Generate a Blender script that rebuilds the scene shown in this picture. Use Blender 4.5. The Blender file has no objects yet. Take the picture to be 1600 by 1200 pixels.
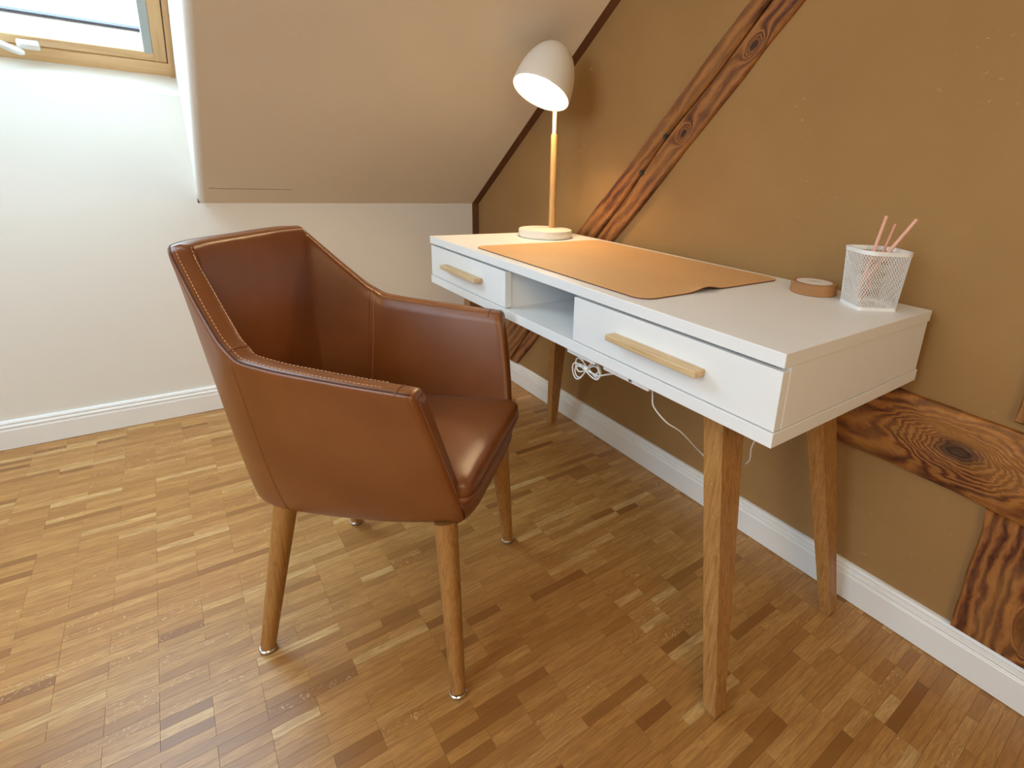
import bpy, math, random
import numpy as np
from mathutils import Vector, Matrix
random.seed(7)
SC = bpy.context.scene
COL = SC.collection
R = math.radians

# ------------------------------------------------------------------ camera
cd = bpy.data.cameras.new('camera'); cam = bpy.data.objects.new('camera', cd); COL.objects.link(cam)
cam.location = (-1.2087, -2.4073, 0.9946)
cam.rotation_mode = 'XYZ'; cam.rotation_euler = (R(72.4909), R(-2.997), R(-38.2578))
cd.sensor_fit = 'HORIZONTAL'; cd.sensor_width = 36.0; cd.lens = 826.937 / 1600 * 36
cd.shift_x = -(925.253 - 800) / 1600; cd.shift_y = (521.873 - 600) / 1600
cd.clip_start = 0.02
SC.camera = cam

# ------------------------------------------------------------------ light and exposure
SC.view_settings.view_transform = 'Standard'; SC.view_settings.look = 'None'
SC.view_settings.gamma = 1.0; SC.view_settings.use_curve_mapping = False
SC.view_settings.exposure = 0.2
W = bpy.data.worlds.new('overcast_sky'); SC.world = W; W.use_nodes = True
wn = W.node_tree.nodes; bg = wn['Background']
bg.inputs[0].default_value = (0.60, 0.82, 1.0, 1); bg.inputs[1].default_value = 10.5

def area(name, loc, aim, sx, sy, power, color):
    l = bpy.data.lights.new(name, 'AREA'); l.shape = 'RECTANGLE'; l.size = sx; l.size_y = sy
    l.energy = power; l.color = color
    o = bpy.data.objects.new(name, l); COL.objects.link(o); o.location = loc
    o.rotation_euler = (Vector(aim) - Vector(loc)).to_track_quat('-Z', 'Y').to_euler()
    return o
TH = R(35.425); CT, ST = math.cos(TH), math.sin(TH)
ZK = 0.7972
# daylight falling through the skylight in view (soft sky light just outside its glass)
WC = Vector((-1.497, 0.08 - CT * 0.62, 1.215 + ST * 0.62))
WN = Vector((0, ST, CT))
pt_ = area('skylight_portal', WC + WN * 0.12, WC - WN, 0.76, 1.24, 1, (1, 1, 1)); pt_.data.cycles.is_portal = True
# daylight from the rest of the attic on the left
area('attic_daylight', (-3.45, -1.75, 1.6), (-1.0, -1.3, 0.5), 2.3, 1.6, 76, (0.66, 0.83, 1.0))
# added warm fill behind the camera at mid height, brightening the slope
area('warm_room_fill', (-1.7, -3.6, 1.65), (-0.8, -0.5, 1.2), 0.8, 0.8, 15, (1.0, 0.72, 0.38))

# ------------------------------------------------------------------ materials
def new_mat(name):
    m = bpy.data.materials.new(name); m.use_nodes = True
    nt = m.node_tree; b = nt.nodes['Principled BSDF']
    return m, nt, b
class N:
    def __init__(s, nt): s.nt = nt; s.n = nt.nodes; s.l = nt.links
    def new(s, t, **kw):
        n = s.n.new(t)
        for k, v in kw.items(): setattr(n, k, v)
        return n
    def link(s, a, b): s.l.new(a, b)
    def coord(s, scale=(1, 1, 1), kind='Object'):
        c = s.new('ShaderNodeTexCoord'); m = s.new('ShaderNodeMapping')
        m.inputs['Scale'].default_value = scale; s.link(c.outputs[kind], m.inputs['Vector'])
        return m.outputs[0]
    def noise(s, vec, scale, detail=3, rough=.5, dist=0.0):
        n = s.new('ShaderNodeTexNoise'); n.inputs['Scale'].default_value = scale
        n.inputs['Detail'].default_value = detail; n.inputs['Roughness'].default_value = rough
        n.inputs['Distortion'].default_value = dist
        if vec is not None: s.link(vec, n.inputs['Vector'])
        return n.outputs['Fac']
    def ramp(s, fac, stops):
        r = s.new('ShaderNodeValToRGB'); e = r.color_ramp.elements
        while len(e) < len(stops): e.new(.5)
        for i, (p, c) in enumerate(stops):
            e[i].position = p; e[i].color = (*c, 1) if len(c) == 3 else c
        s.link(fac, r.inputs[0]); return r.outputs[0]
    def math(s, op, a, b=None, c=None):
        n = s.new('ShaderNodeMath', operation=op)
        for i, x in enumerate((a, b, c)):
            if x is None: continue
            if isinstance(x, (int, float)): n.inputs[i].default_value = x
            else: s.link(x, n.inputs[i])
        return n.outputs[0]
    def mix(s, fac, a, b, mode='MIX'):
        n = s.new('ShaderNodeMix', data_type='RGBA', blend_type=mode)
        for sock, x in ((n.inputs[0], fac), (n.inputs[6], a), (n.inputs[7], b)):
            if isinstance(x, (int, float)): sock.default_value = x
            elif isinstance(x, tuple): sock.default_value = (*x, 1)
            else: s.link(x, sock)
        return n.outputs[2]
    def bump(s, h, strength, dist, b):
        n = s.new('ShaderNodeBump'); n.inputs['Strength'].default_value = strength
        n.inputs['Distance'].default_value = dist; s.link(h, n.inputs['Height'])
        s.link(n.outputs[0], b.inputs['Normal'])

def plain(name, col, rough=.5, var=.04, bump=0.0, bscale=200, metallic=0, spec=.5):
    m, nt, b = new_mat(name); n = N(nt)
    v = n.coord()
    f = n.noise(v, 9, 3)
    c = n.ramp(f, [(.3, tuple(x * (1 - var) for x in col)), (.7, tuple(min(1, x * (1 + var)) for x in col))])
    n.link(c, b.inputs['Base Color'])
    b.inputs['Roughness'].default_value = rough; b.inputs['Metallic'].default_value = metallic
    b.inputs['Specular IOR Level'].default_value = spec
    if bump: n.bump(n.noise(v, bscale, 2), bump, .001, b)
    return m

def plaster(name, col, col2, bump=.35, fleck=0.0):
    m, nt, b = new_mat(name); n = N(nt); v = n.coord()
    f = n.noise(v, 2.2, 4, .6)
    c = n.ramp(f, [(.3, col), (.7, col2)])
    g = n.noise(v, 700, 1)
    c = n.mix(n.math('MULTIPLY', g, .22), c, tuple(x * .55 for x in col))
    if fleck:
        fl = n.noise(n.coord((1, 1, 2.2)), 60, 2, .5, 1.2)
        fm = n.ramp(fl, [(.715, (0, 0, 0)), (.74, (1, 1, 1))])
        pm = n.ramp(n.noise(v, 3.2, 2), [(.48, (0, 0, 0)), (.62, (1, 1, 1))])
        c = n.mix(n.math('MULTIPLY', n.math('MULTIPLY', fm, pm), fleck), c, tuple(min(1, x * 1.9 + .04) for x in col2))
    n.link(c, b.inputs['Base Color']); b.inputs['Roughness'].default_value = .85
    b.inputs['Specular IOR Level'].default_value = .25
    h = n.math('ADD', n.noise(v, 26, 4, .6), n.math('MULTIPLY', n.noise(v, 160, 2), .35))
    n.bump(h, bump, .002, b)
    return m

M_WHITE = plaster('cream_wall_paint', (.79, .76, .70), (.82, .79, .73), .25)
M_SLOPE = plaster('wall_paint_warm_light_tint', (.80, .725, .60), (.83, .76, .64), .25)  # wall paint with the slope's warm light painted into its colour
M_BROWN = plaster('ochre_brown_wall_paint', (.33, .186, .068), (.39, .227, .088), .35, .5)
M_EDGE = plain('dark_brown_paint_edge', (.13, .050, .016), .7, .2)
M_BASE = plain('white_skirting_lacquer', (.82, .82, .80), .35, .02)
M_DESK = plain('white_matt_laminate', (.80, .81, .81), .42, .01, .05, 900)
M_PLASTIC = plain('white_plastic', (.82, .82, .80), .4, .01)
M_SUB = plain('floor_joint_filler', (.10, .05, .02), .8)
M_STITCH = plain('tan_thread', (.62, .36, .20), .7)
M_SEAM = plain('dark_seam_leather', (.045, .012, .005), .6)
M_SEAML = plain('seam_fold_leather', (.22, .075, .03), .5)
M_CHROME = plain('brushed_steel', (.75, .75, .74), .22, .02, 0, 1, 1)
M_PAD = plain('grey_felt_pad', (.10, .095, .085), .9)
M_LAMPW = plain('warm_white_lacquer', (.80, .77, .70), .4, .01)
M_CORK = plain('cork_side', (.36, .175, .066), .8, .25, .5, 260)
M_DISC = plain('white_disc_print', (.80, .76, .72), .5, .01)
M_GREYINK = plain('grey_ink', (.25, .24, .24), .6)
M_PINK = plain('pale_pink_pencil_lacquer', (.74, .42, .31), .5, .03)
M_PINKD = plain('dusky_pencil_lacquer', (.60, .31, .22), .5, .03)
M_RAIL = plain('grey_aluminium_blind_rail', (.42, .47, .48), .4, .02, 0, 1, .3)
M_BAR = plain('dark_grey_blind_bar', (.12, .12, .16), .4, .02)
M_GASKET = plain('black_gasket', (.03, .02, .015), .7)

def mat_material(name):
    m, nt, b = new_mat(name); n = N(nt); v = n.coord()
    g = n.noise(v, 420, 3, .7)
    c = n.ramp(g, [(.3, (.53, .295, .12)), (.7, (.69, .425, .205))])
    c = n.mix(.35, c, n.ramp(n.noise(v, 5, 2), [(.3, (.58, .33, .135)), (.7, (.69, .425, .19))]))
    n.link(c, b.inputs['Base Color']); b.inputs['Roughness'].default_value = .62
    n.bump(g, .3, .0008, b); return m
M_MAT = mat_material('tan_cork_leather')
M_MATEDGE = plain('dark_mat_underside', (.13, .045, .02), .7)

def leather(name):
    m, nt, b = new_mat(name); n = N(nt); v = n.coord()
    f = n.noise(v, 6, 3, .5, .1)
    c = n.ramp(f, [(.2, (.165, .048, .010)), (.5, (.205, .066, .015)), (.8, (.250, .088, .022))])
    n.link(c, b.inputs['Base Color'])
    b.inputs['Roughness'].default_value = .33; b.inputs['Specular IOR Level'].default_value = .55
    vo = n.new('ShaderNodeTexVoronoi'); vo.inputs['Scale'].default_value = 700; n.link(v, vo.inputs['Vector'])
    h = n.math('ADD', n.math('MULTIPLY', vo.outputs['Distance'], .35), n.math('MULTIPLY', n.noise(n.coord((1.3, 1.3, 2.0)), 9, 1), .5))
    n.bump(h, .22, .0016, b); return m
M_LEATHER = leather('cognac_leather')

def wood(name, c1, c2, c3, axis=2, scale=1.0, rough=.45, fleck=.0, ring=9.0, gst=.06):
    """grain runs along AXIS"""
    m, nt, b = new_mat(name); n = N(nt)
    st = [1, 1, 1]; st[axis] = gst
    v = n.coord(tuple(x * scale for x in st))
    w = n.noise(v, ring * 5, 4, .6, 1.2)
    fine = n.noise(v, 420, 2, .6)
    c = n.ramp(w, [(.3, c1), (.5, c2), (.72, c3)])
    c = n.mix(n.math('MULTIPLY', fine, .35), c, tuple(x * .55 for x in c1))
    if fleck:
        st2 = [1, 1, 1]; st2[axis] = .45
        fl = n.noise(n.coord(tuple(st2)), 170, 1, .5, 2.0)
        fm = n.ramp(fl, [(.66, (0, 0, 0)), (.70, (1, 1, 1))])
        c = n.mix(n.math('MULTIPLY', fm, fleck), c, tuple(min(1, x * 1.35 + .05) for x in c3))
    n.link(c, b.inputs['Base Color']); b.inputs['Roughness'].default_value = rough
    n.bump(fine, .12, .0006, b); return m
M_OAKLEG = wood('oiled_oak_leg', (.27, .115, .026), (.43, .21, .060), (.52, .275, .088), 2, 1, .45, .30, 32, .025)
M_CHLEG = wood('oak_chair_leg', (.26, .11, .026), (.40, .19, .050), (.47, .245, .072), 2, 1, .40, 0, 34, .03)
M_HANDLE = wood('pale_oak_handle', (.58, .38, .18), (.70, .50, .27), (.78, .60, .36), 1, 1, .5, .2, 16)
M_POLE = wood('beech_pole', (.56, .32, .12), (.64, .38, .15), (.70, .43, .18), 2, 1, .45, 0, 6)
M_PINE = wood('varnished_pine', (.70, .42, .19), (.80, .52, .26), (.86, .61, .34), 0, 1, .4, 0, 8)
M_PINEV = wood('varnished_pine_upright', (.62, .37, .16), (.72, .46, .22), (.80, .54, .28), 1, 1, .4, 0, 8)

def floor_mat():
    m, nt, b = new_mat('oak_parquet'); n = N(nt)
    at = n.new('ShaderNodeAttribute'); at.attribute_name = 'tone'
    sep = n.new('ShaderNodeSeparateColor'); n.link(at.outputs['Color'], sep.inputs[0])
    tone, off = sep.outputs[0], sep.outputs[1]
    cx = n.new('ShaderNodeTexCoord'); sx = n.new('ShaderNodeSeparateXYZ'); n.link(cx.outputs['Object'], sx.inputs[0])
    cb = n.new('ShaderNodeCombineXYZ')
    n.link(n.math('MULTIPLY', sx.outputs[0], .10), cb.inputs[0]); n.link(sx.outputs[1], cb.inputs[1])
    n.link(n.math('MULTIPLY', off, 9.0), cb.inputs[2])
    g = n.noise(cb.outputs[0], 190, 4, .6, .8)
    base = n.ramp(tone, [(0, (.25, .100, .022)), (.25, (.40, .185, .045)), (.6, (.50, .252, .070)), (.85, (.56, .308, .098)), (1, (.65, .41, .16))])
    c = n.mix(n.math('MULTIPLY', n.ramp(g, [(.38, (1, 1, 1)), (.62, (0, 0, 0))]), .55), base, (.24, .105, .03))
    # pale ray flecks on some strips
    cb2 = n.new('ShaderNodeCombineXYZ')
    n.link(n.math('MULTIPLY', sx.outputs[0], .75), cb2.inputs[0]); n.link(sx.outputs[1], cb2.inputs[1]); n.link(n.math('MULTIPLY', off, 5.0), cb2.inputs[2])
    fl = n.noise(cb2.outputs[0], 85, 1, .5, 3.0)
    fm = n.ramp(fl, [(.64, (0, 0, 0)), (.68, (1, 1, 1))])
    sel = n.math('GREATER_THAN', sep.outputs[2], .91)
    c = n.mix(n.math('MULTIPLY', n.math('MULTIPLY', fm, sel), .6), c, (.70, .48, .25))
    n.link(c, b.inputs['Base Color'])
    b.inputs['Roughness'].default_value = .36; b.inputs['Specular IOR Level'].default_value = .5
    n.bump(g, .05, .0006, b); return m
M_FLOOR = floor_mat()

def timber(name, knots, across, along, stretch=.10, dark=1.0, ringf=150.0, wamp=.15):
    """old beam: knots = [(along, across, size)]; grain lines follow the beam and swirl round the knots.
    ACROSS/ALONG = unit vectors (y, z) in the wall plane"""
    m, nt, b = new_mat(name); n = N(nt)
    c = n.new('ShaderNodeTexCoord'); s = n.new('ShaderNodeSeparateXYZ'); n.link(c.outputs['Object'], s.inputs[0])
    Y, Z, X = s.outputs[1], s.outputs[2], s.outputs[0]
    def dot(v): return n.math('ADD', n.math('MULTIPLY', Y, v[0]), n.math('MULTIPLY', Z, v[1]))
    A = dot(along); B = dot(across)
    cb = n.new('ShaderNodeCombineXYZ'); n.link(n.math('MULTIPLY', A, stretch * 10), cb.inputs[0]); n.link(n.math('MULTIPLY', B, 3.0), cb.inputs[1]); n.link(X, cb.inputs[2])
    warp = n.math('MULTIPLY', n.math('SUBTRACT', n.noise(cb.outputs[0], 4.0, 3, .55), .5), wamp)
    cf = n.new('ShaderNodeCombineXYZ'); n.link(n.math('MULTIPLY', A, .9), cf.inputs[0]); n.link(n.math('ADD', n.math('MULTIPLY', B, 6.0), n.math('MULTIPLY', warp, 20.0)), cf.inputs[1]); n.link(X, cf.inputs[2])
    warp = n.math('ADD', warp, n.math('MULTIPLY', n.math('SUBTRACT', n.noise(cb.outputs[0], 22, 3, .6), .5), .022))
    field = n.math('ADD', B, warp)
    spot = None
    for (ka, kb, ks) in knots:
        da = n.math('MULTIPLY', n.math('SUBTRACT', A, ka), .55); db = n.math('SUBTRACT', B, kb)
        d = n.math('SQRT', n.math('ADD', n.math('MULTIPLY', da, da), n.math('MULTIPLY', db, db)))
        d = n.math('ADD', d, n.math('MULTIPLY', warp, .45))
        w = n.math('POWER', 2.718, n.math('MULTIPLY', n.math('MULTIPLY', d, d), -1.0 / (ks * ks)))
        inv = n.math('SUBTRACT', 1.0, w)
        field = n.math('ADD', n.math('MULTIPLY', field, inv), n.math('MULTIPLY', d, w))
        sp = n.ramp(n.math('DIVIDE', d, ks), [(.25, (1, 1, 1)), (.62, (0, 0, 0))])
        spot = sp if spot is None else n.math('MAXIMUM', spot, sp)
    rings = n.math('ADD', n.math('MULTIPLY', n.math('SINE', n.math('MULTIPLY', field, ringf * 6.28 / 3)), .5), .5)
    fine = n.noise(cf.outputs[0], 26, 5, .72, .3)
    f = n.math('ADD', n.math('MULTIPLY', rings, .45), n.math('MULTIPLY', fine, .55))
    cc = n.ramp(f, [(.22, (.046 * dark, .010 * dark, .003)), (.46, (.165 * dark, .048 * dark, .011)), (.78, (.32 * dark, .130 * dark, .034))])
    big = n.noise(cb.outputs[0], 3.5, 3, .6)
    cc = n.mix(n.ramp(big, [(.42, (0, 0, 0)), (.62, (.45, .45, .45))]), cc, (.36 * dark, .165 * dark, .048))
    if spot is not None: cc = n.mix(n.math('MULTIPLY', spot, .85), cc, (.022, .008, .004))
    n.link(cc, b.inputs['Base Color']); b.inputs['Roughness'].default_value = .55
    n.bump(n.math('ADD', f, n.math('MULTIPLY', fine, .5)), .7, .003, b)
    return m

def emis(name, col, strength):
    m, nt, b = new_mat(name)
    b.inputs['Base Color'].default_value = (*col, 1)
    b.inputs['Emission Color'].default_value = (*col, 1); b.inputs['Emission Strength'].default_value = strength
    return m
M_BULB = emis('lit_bulb', (1.0, .78, .50), 60)

def glass_mat():
    m = bpy.data.materials.new('window_glass'); m.use_nodes = True; nt = m.node_tree; nt.nodes.clear()
    o = nt.nodes.new('ShaderNodeOutputMaterial'); mx = nt.nodes.new('ShaderNodeMixShader')
    t = nt.nodes.new('ShaderNodeBsdfTransparent'); g = nt.nodes.new('ShaderNodeBsdfGlossy'); g.inputs['Roughness'].default_value = .02
    lw = nt.nodes.new('ShaderNodeValue'); lw.outputs[0].default_value = .04
    t.inputs[0].default_value = (.95, .97, .97, 1)
    nt.links.new(lw.outputs[0], mx.inputs[0]); nt.links.new(t.outputs[0], mx.inputs[1]); nt.links.new(g.outputs[0], mx.inputs[2]); nt.links.new(mx.outputs[0], o.inputs[0])
    return m
M_GLASS = glass_mat()

# ------------------------------------------------------------------ mesh helpers
def link(o, parent=None):
    COL.objects.link(o)
    if parent: o.parent = parent
    return o
class MB:
    """collects geometry for ONE mesh object"""
    def __init__(s): s.v = []; s.f = []; s.m = []
    def add(s, vs, fs, mi=0):
        k = len(s.v); s.v += [tuple(x) for x in vs]
        s.f += [tuple(i + k for i in f) for f in fs]; s.m += [mi] * len(fs)
    def box(s, x0, x1, y0, y1, z0, z1, mi=0):
        vs = [(x, y, z) for x in (x0, x1) for y in (y0, y1) for z in (z0, z1)]
        s.add(vs, [(0, 1, 3, 2), (4, 6, 7, 5), (0, 4, 5, 1), (2, 3, 7, 6), (0, 2, 6, 4), (1, 5, 7, 3)], mi)
    def prism(s, poly, d0, d1, axis, mi=0):
        """poly: 2D points in the two other axes (cyclic order), extruded along AXIS"""
        def P(p, d):
            return {'x': (d, p[0], p[1]), 'y': (p[0], d, p[1]), 'z': (p[0], p[1], d)}[axis]
        n = len(poly)
        s.add([P(p, d0) for p in poly] + [P(p, d1) for p in poly],
              [tuple(range(n)), tuple(range(2 * n - 1, n - 1, -1))] + [(i, (i + 1) % n, (i + 1) % n + n, i + n) for i in range(n)], mi)
    def tube(s, pts, rad, seg=8, caps=True, mi=0):
        pts = [Vector(p) for p in pts]; n = len(pts)
        rads = rad if isinstance(rad, (list, tuple)) else [rad] * n
        up = Vector((0, 0, 1)); vs = []; prev = None
        for i, p in enumerate(pts):
            t = (pts[min(i + 1, n - 1)] - pts[max(i - 1, 0)]).normalized()
            a = t.cross(prev if prev is not None else (up if abs(t.z) < .9 else Vector((1, 0, 0))))
            if a.length < 1e-6: a = t.cross(Vector((1, 0, 0)))
            a.normalize(); b = t.cross(a).normalized(); prev = -b if False else b
            prev = a.cross(t).normalized()
            for k in range(seg):
                an = 2 * math.pi * k / seg
                vs.append(p + (a * math.cos(an) + prev * math.sin(an)) * rads[i])
        fs = [(i * seg + k, i * seg + (k + 1) % seg, (i + 1) * seg + (k + 1) % seg, (i + 1) * seg + k) for i in range(n - 1) for k in range(seg)]
        if caps: fs += [tuple(range(seg - 1, -1, -1)), tuple(range((n - 1) * seg, n * seg))]
        s.add(vs, fs, mi)
    def lathe(s, prof, c=(0, 0, 0), seg=48, axis=None, mi=0, closed=False):
        """prof [(r, h)]; around axis (default z) through c"""
        c = Vector(c); ax = Vector(axis).normalized() if axis is not None else Vector((0, 0, 1))
        a = ax.cross(Vector((0, 0, 1)) if abs(ax.z) < .9 else Vector((1, 0, 0))).normalized(); b = ax.cross(a)
        vs = []
        for r, h in prof:
            for k in range(seg):
                an = 2 * math.pi * k / seg
                vs.append(c + ax * h + (a * math.cos(an) + b * math.sin(an)) * r)
        n = len(prof)
        fs = [(i * seg + k, i * seg + (k + 1) % seg, (i + 1) * seg + (k + 1) % seg, (i + 1) * seg + k) for i in range(n - 1) for k in range(seg)]
        if closed: fs += [((n - 1) * seg + k, (n - 1) * seg + (k + 1) % seg, (k + 1) % seg, k) for k in range(seg)]
        else: fs += [tuple(range(seg - 1, -1, -1)), tuple(range((n - 1) * seg, n * seg))]
        s.add(vs, fs, mi)
    def build(s, name, mats, parent=None, smooth=False, bevel=0, loc=(0, 0, 0), bseg=2):
        me = bpy.data.meshes.new(name)
        L = Vector(loc)
        me.from_pydata([tuple(Vector(v) - L) for v in s.v], [], s.f)
        if not isinstance(mats, (list, tuple)): mats = [mats]
        for m in mats: me.materials.append(m)
        me.polygons.foreach_set('material_index', s.m)
        me.update()
        import bmesh
        bm = bmesh.new(); bm.from_mesh(me); bmesh.ops.recalc_face_normals(bm, faces=bm.faces); bm.to_mesh(me); bm.free()
        o = bpy.data.objects.new(name, me); link(o, parent)
        if parent is None: o.location = loc
        if smooth:
            for p in me.polygons: p.use_smooth = True
            if smooth != 'all':
                try: me.set_sharp_from_angle(angle=R(40))
                except Exception: pass
        if bevel:
            bv = o.modifiers.new('bevel', 'BEVEL'); bv.width = bevel; bv.segments = bseg; bv.limit_method = 'ANGLE'; bv.angle_limit = R(35)
        return o
def structure(o): o['kind'] = 'structure'; return o
def thing(name, label, cat, loc=(0, 0, 0), rz=0, group=None):
    o = bpy.data.objects.new(name, None); o.empty_display_size = .05; COL.objects.link(o)
    o.location = loc; o.rotation_euler = (0, 0, rz); o['label'] = label; o['category'] = cat
    if group: o['group'] = group
    return o
def tag(o, label, cat, group=None):
    o['label'] = label; o['category'] = cat
    if group: o['group'] = group
    return o

# ------------------------------------------------------------------ room shell
YB, XL, ZC = -4.3, -3.6, 2.5           # back of the room, left side, flat ceiling
YR = -(ZC - ZK) / math.tan(TH)
m = MB(); m.prism([(0.0, -.05), (0.0, ZK), (YR, ZC + .0), (YB, ZC), (YB, -.05)], 0, .12, 'x')
structure(m.build('wall_right', M_BROWN))
XJ, XJL = -1.104, -1.890
m = MB(); m.prism([(XL, -.05), (0.0, -.05), (0.0, ZK), (XJ, ZK), (XJ, 1.148), (XJL, 1.148), (XJL, ZK), (XL, ZK)], 0, .10, 'y')
structure(m.build('wall_back', M_WHITE))
m = MB(); m.box(XL - .1, XL, YB, .1, -.05, ZC)
structure(m.build('wall_left', M_WHITE))
m = MB(); m.box(XL - .1, .12, YB - .1, YB, -.05, ZC)
structure(m.build('wall_front', M_WHITE))
# sloping ceiling (with the skylight opening) and flat ceiling
def slope_pt(x, t, n): return (x, -CT * t + ST * n, ZK + ST * t + CT * n)
TR = (ZC - ZK) / ST
# top of the opening
TTOP = (1.96 - ZK) / ST
RJ = .022
def slope_box(mb, x0, x1, t0, t1, n0, n1):
    vs = [slope_pt(x, t, n) for x in (x0, x1) for t in (t0, t1) for n in (n0, n1)]
    mb.add(vs, [(0, 1, 3, 2), (4, 6, 7, 5), (0, 4, 5, 1), (2, 3, 7, 6), (0, 2, 6, 4), (1, 5, 7, 3)])
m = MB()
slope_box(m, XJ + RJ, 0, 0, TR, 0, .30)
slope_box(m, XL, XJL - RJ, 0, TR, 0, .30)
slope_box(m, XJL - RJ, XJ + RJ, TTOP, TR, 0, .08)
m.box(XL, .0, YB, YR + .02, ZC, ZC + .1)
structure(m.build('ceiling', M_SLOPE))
# reveals with soft rounded plaster arrises
def reveal(xc, sgn):
    mb = MB(); prof = [(xc + sgn * RJ, 0.0)]
    for k in range(1, 9):
        a = math.pi / 2 * k / 8
        prof.append((xc + sgn * RJ * (1 - math.sin(a)), RJ * (1 - math.cos(a))))
    prof += [(xc, .41)]; prof += [(xc + sgn * .05, .41), (xc + sgn * .05, .001)]
    vs = []; ts = [.0, TTOP + .35]
    n = len(prof)
    for t in (-.45, TTOP + .30):
        vs += [slope_pt(x, t, h) for x, h in prof]
    fs = [(i, (i + 1) % n, (i + 1) % n + n, i + n) for i in range(n)] + [tuple(range(n)), tuple(range(2 * n - 1, n - 1, -1))]
    mb.add(vs, fs); return mb
structure(reveal(XJ, 1).build('trim_1', M_WHITE, smooth=True))
structure(reveal(XJL, -1).build('trim_2', M_WHITE, smooth=True))
# plaster sill under the skylight (rounded nose, rising outwards) and the level head reveal
m = MB(); m.prism([(0.0005, 1.1485), (.004, 1.153), (.014, 1.160), (.074, 1.212), (.12, 1.235), (.12, 1.1485)], XJL - .001, XJ + .001, 'x')
structure(m.build('trim_3', M_WHITE, smooth=True))
ztop = 1.96; yw = .08 - CT * (ztop - 1.215) / ST; ys = -(ztop - ZK) / math.tan(TH)
m = MB(); m.prism([(ys - .02, ztop), (yw + .05, ztop), (yw + .05, ztop + .06), (ys - .02, ztop + .06)], XJL, XJ, 'x')
structure(m.build('trim_4', M_WHITE))
# dark brown paint edge where the brown wall meets slope and knee wall
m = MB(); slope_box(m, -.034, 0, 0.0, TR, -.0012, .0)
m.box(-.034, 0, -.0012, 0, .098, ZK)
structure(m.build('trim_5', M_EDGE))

# hairline settling crack low on the slope
m = MB(); rr_ = random.Random(2); pts = []; x_ = -1.07
while x_ < -.80:
    pts.append(Vector(slope_pt(x_, .098 + rr_.uniform(-.0012, .0012), -.0002))); x_ += .02
m.tube(pts, .0007, 4); structure(m.build('trim_6', M_EDGE))

# baseboards
BPROF = [(0, .0016), (.0165, .0016), (.0165, .066), (.0150, .0685), (.0150, .0705), (.0135, .0725), (.0160, .0770), (.0145, .0815), (.0105, .0835), (.0105, .0855), (.0120, .0900), (.0090, .0955), (.004, .0977), (0, .0977)]
m = MB(); m.prism([(-.0 - d, z) for d, z in BPROF], XL, 0, 'x')
structure(m.build('baseboard_back', M_BASE))
m = MB(); m.prism([(-d, z) for d, z in BPROF], -.017, YB, 'y')
structure(m.build('baseboard_right', M_BASE))

# ------------------------------------------------------------------ skylight window_1 (local: x, v up the slope, n outwards)
win = bpy.data.objects.new('window_1', None); COL.objects.link(win); win['kind'] = 'structure'
win.matrix_world = Matrix(((1, 0, 0, XJ), (0, -CT, ST, .08), (0, ST, CT, 1.215), (0, 0, 0, 1)))
Lw = .785; VT = 1.27
def wb(name, boxes, mat, bevel=.002, parent=win):
    mb = MB()
    for b in boxes: mb.box(*b)
    return mb.build(name, mat, parent, bevel=bevel)
wb('frame_rail', [(-Lw + .0, 0, -.0, .058, 0, .09)], M_PINE)
wb('frame_rail', [(-Lw + .0, 0, VT - .05, VT, 0, .09)], M_PINE)
wb('frame_stile', [(-.016, .0, .0, VT, -.002, .09)], M_PINEV)
wb('frame_stile', [(-Lw, -Lw + .016, .0, VT, -.002, .09)], M_PINEV)
wb('gasket', [(-.0185, -.016, .055, VT - .04, .004, .05), (-Lw + .016, -Lw + .0185, .055, VT - .04, .004, .05), (-Lw + .016, -.016, .058, .0605, .006, .05)], M_GASKET, 0)
wb('sash_rail', [(-Lw + .0185, -.0185, .0605, .096, .004, .07)], M_PINE)
wb('sash_rail', [(-Lw + .0185, -.0185, VT - .11, VT - .055, .004, .07)], M_PINE)
wb('sash_stile', [(-.052, -.0185, .062, VT - .055, .002, .07)], M_PINEV)
wb('sash_stile', [(-Lw + .0185, -Lw + .052, .062, VT - .055, .002, .07)], M_PINEV)
wb('glass_pane', [(-Lw + .05, -.05, .094, VT - .10, .040, .046)], M_GLASS, 0)
r1 = wb('blind_rail', [(-.075, -.052, .088, VT - .11, .004, .030)], M_RAIL); r1['label'] = 'grey aluminium guide rail of the blind'
wb('blind_rail', [(-Lw + .052, -Lw + .075, .088, VT - .11, .004, .030)], M_RAIL)
bb = wb('blind_bar', [(-Lw + .076, -.076, .162, .173, .020, .030)], M_BAR, 0); bb['label'] = 'thin dark bar across the pane'
wb('bar_edge', [(-Lw + .076, -.076, .1545, .1605, .022, .030)], M_PLASTIC, 0)
# handle
hx = -.340
hp = wb('handle_plate', [(hx - .028, hx + .020, .063, .086, -.016, .004)], M_PLASTIC, .004)
mb = MB(); pts = [(x_ - .020, v_ + .006, n_) for x_, v_, n_ in ((-.56, .118, -.028), (-.48, .112, -.032), (-.43, .108, -.036), (-.400, .104, -.038), (-.378, .094, -.038), (-.358, .074, -.034), (-.346, .058, -.026), (-.340, .050, -.022))]
mb.tube(pts, [.008, .0085, .009, .0095, .010, .010, .010, .007], 10)
hl = mb.build('handle_lever', M_PLASTIC, win, smooth=True); hl['label'] = 'curved white metal handle lever'

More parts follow.
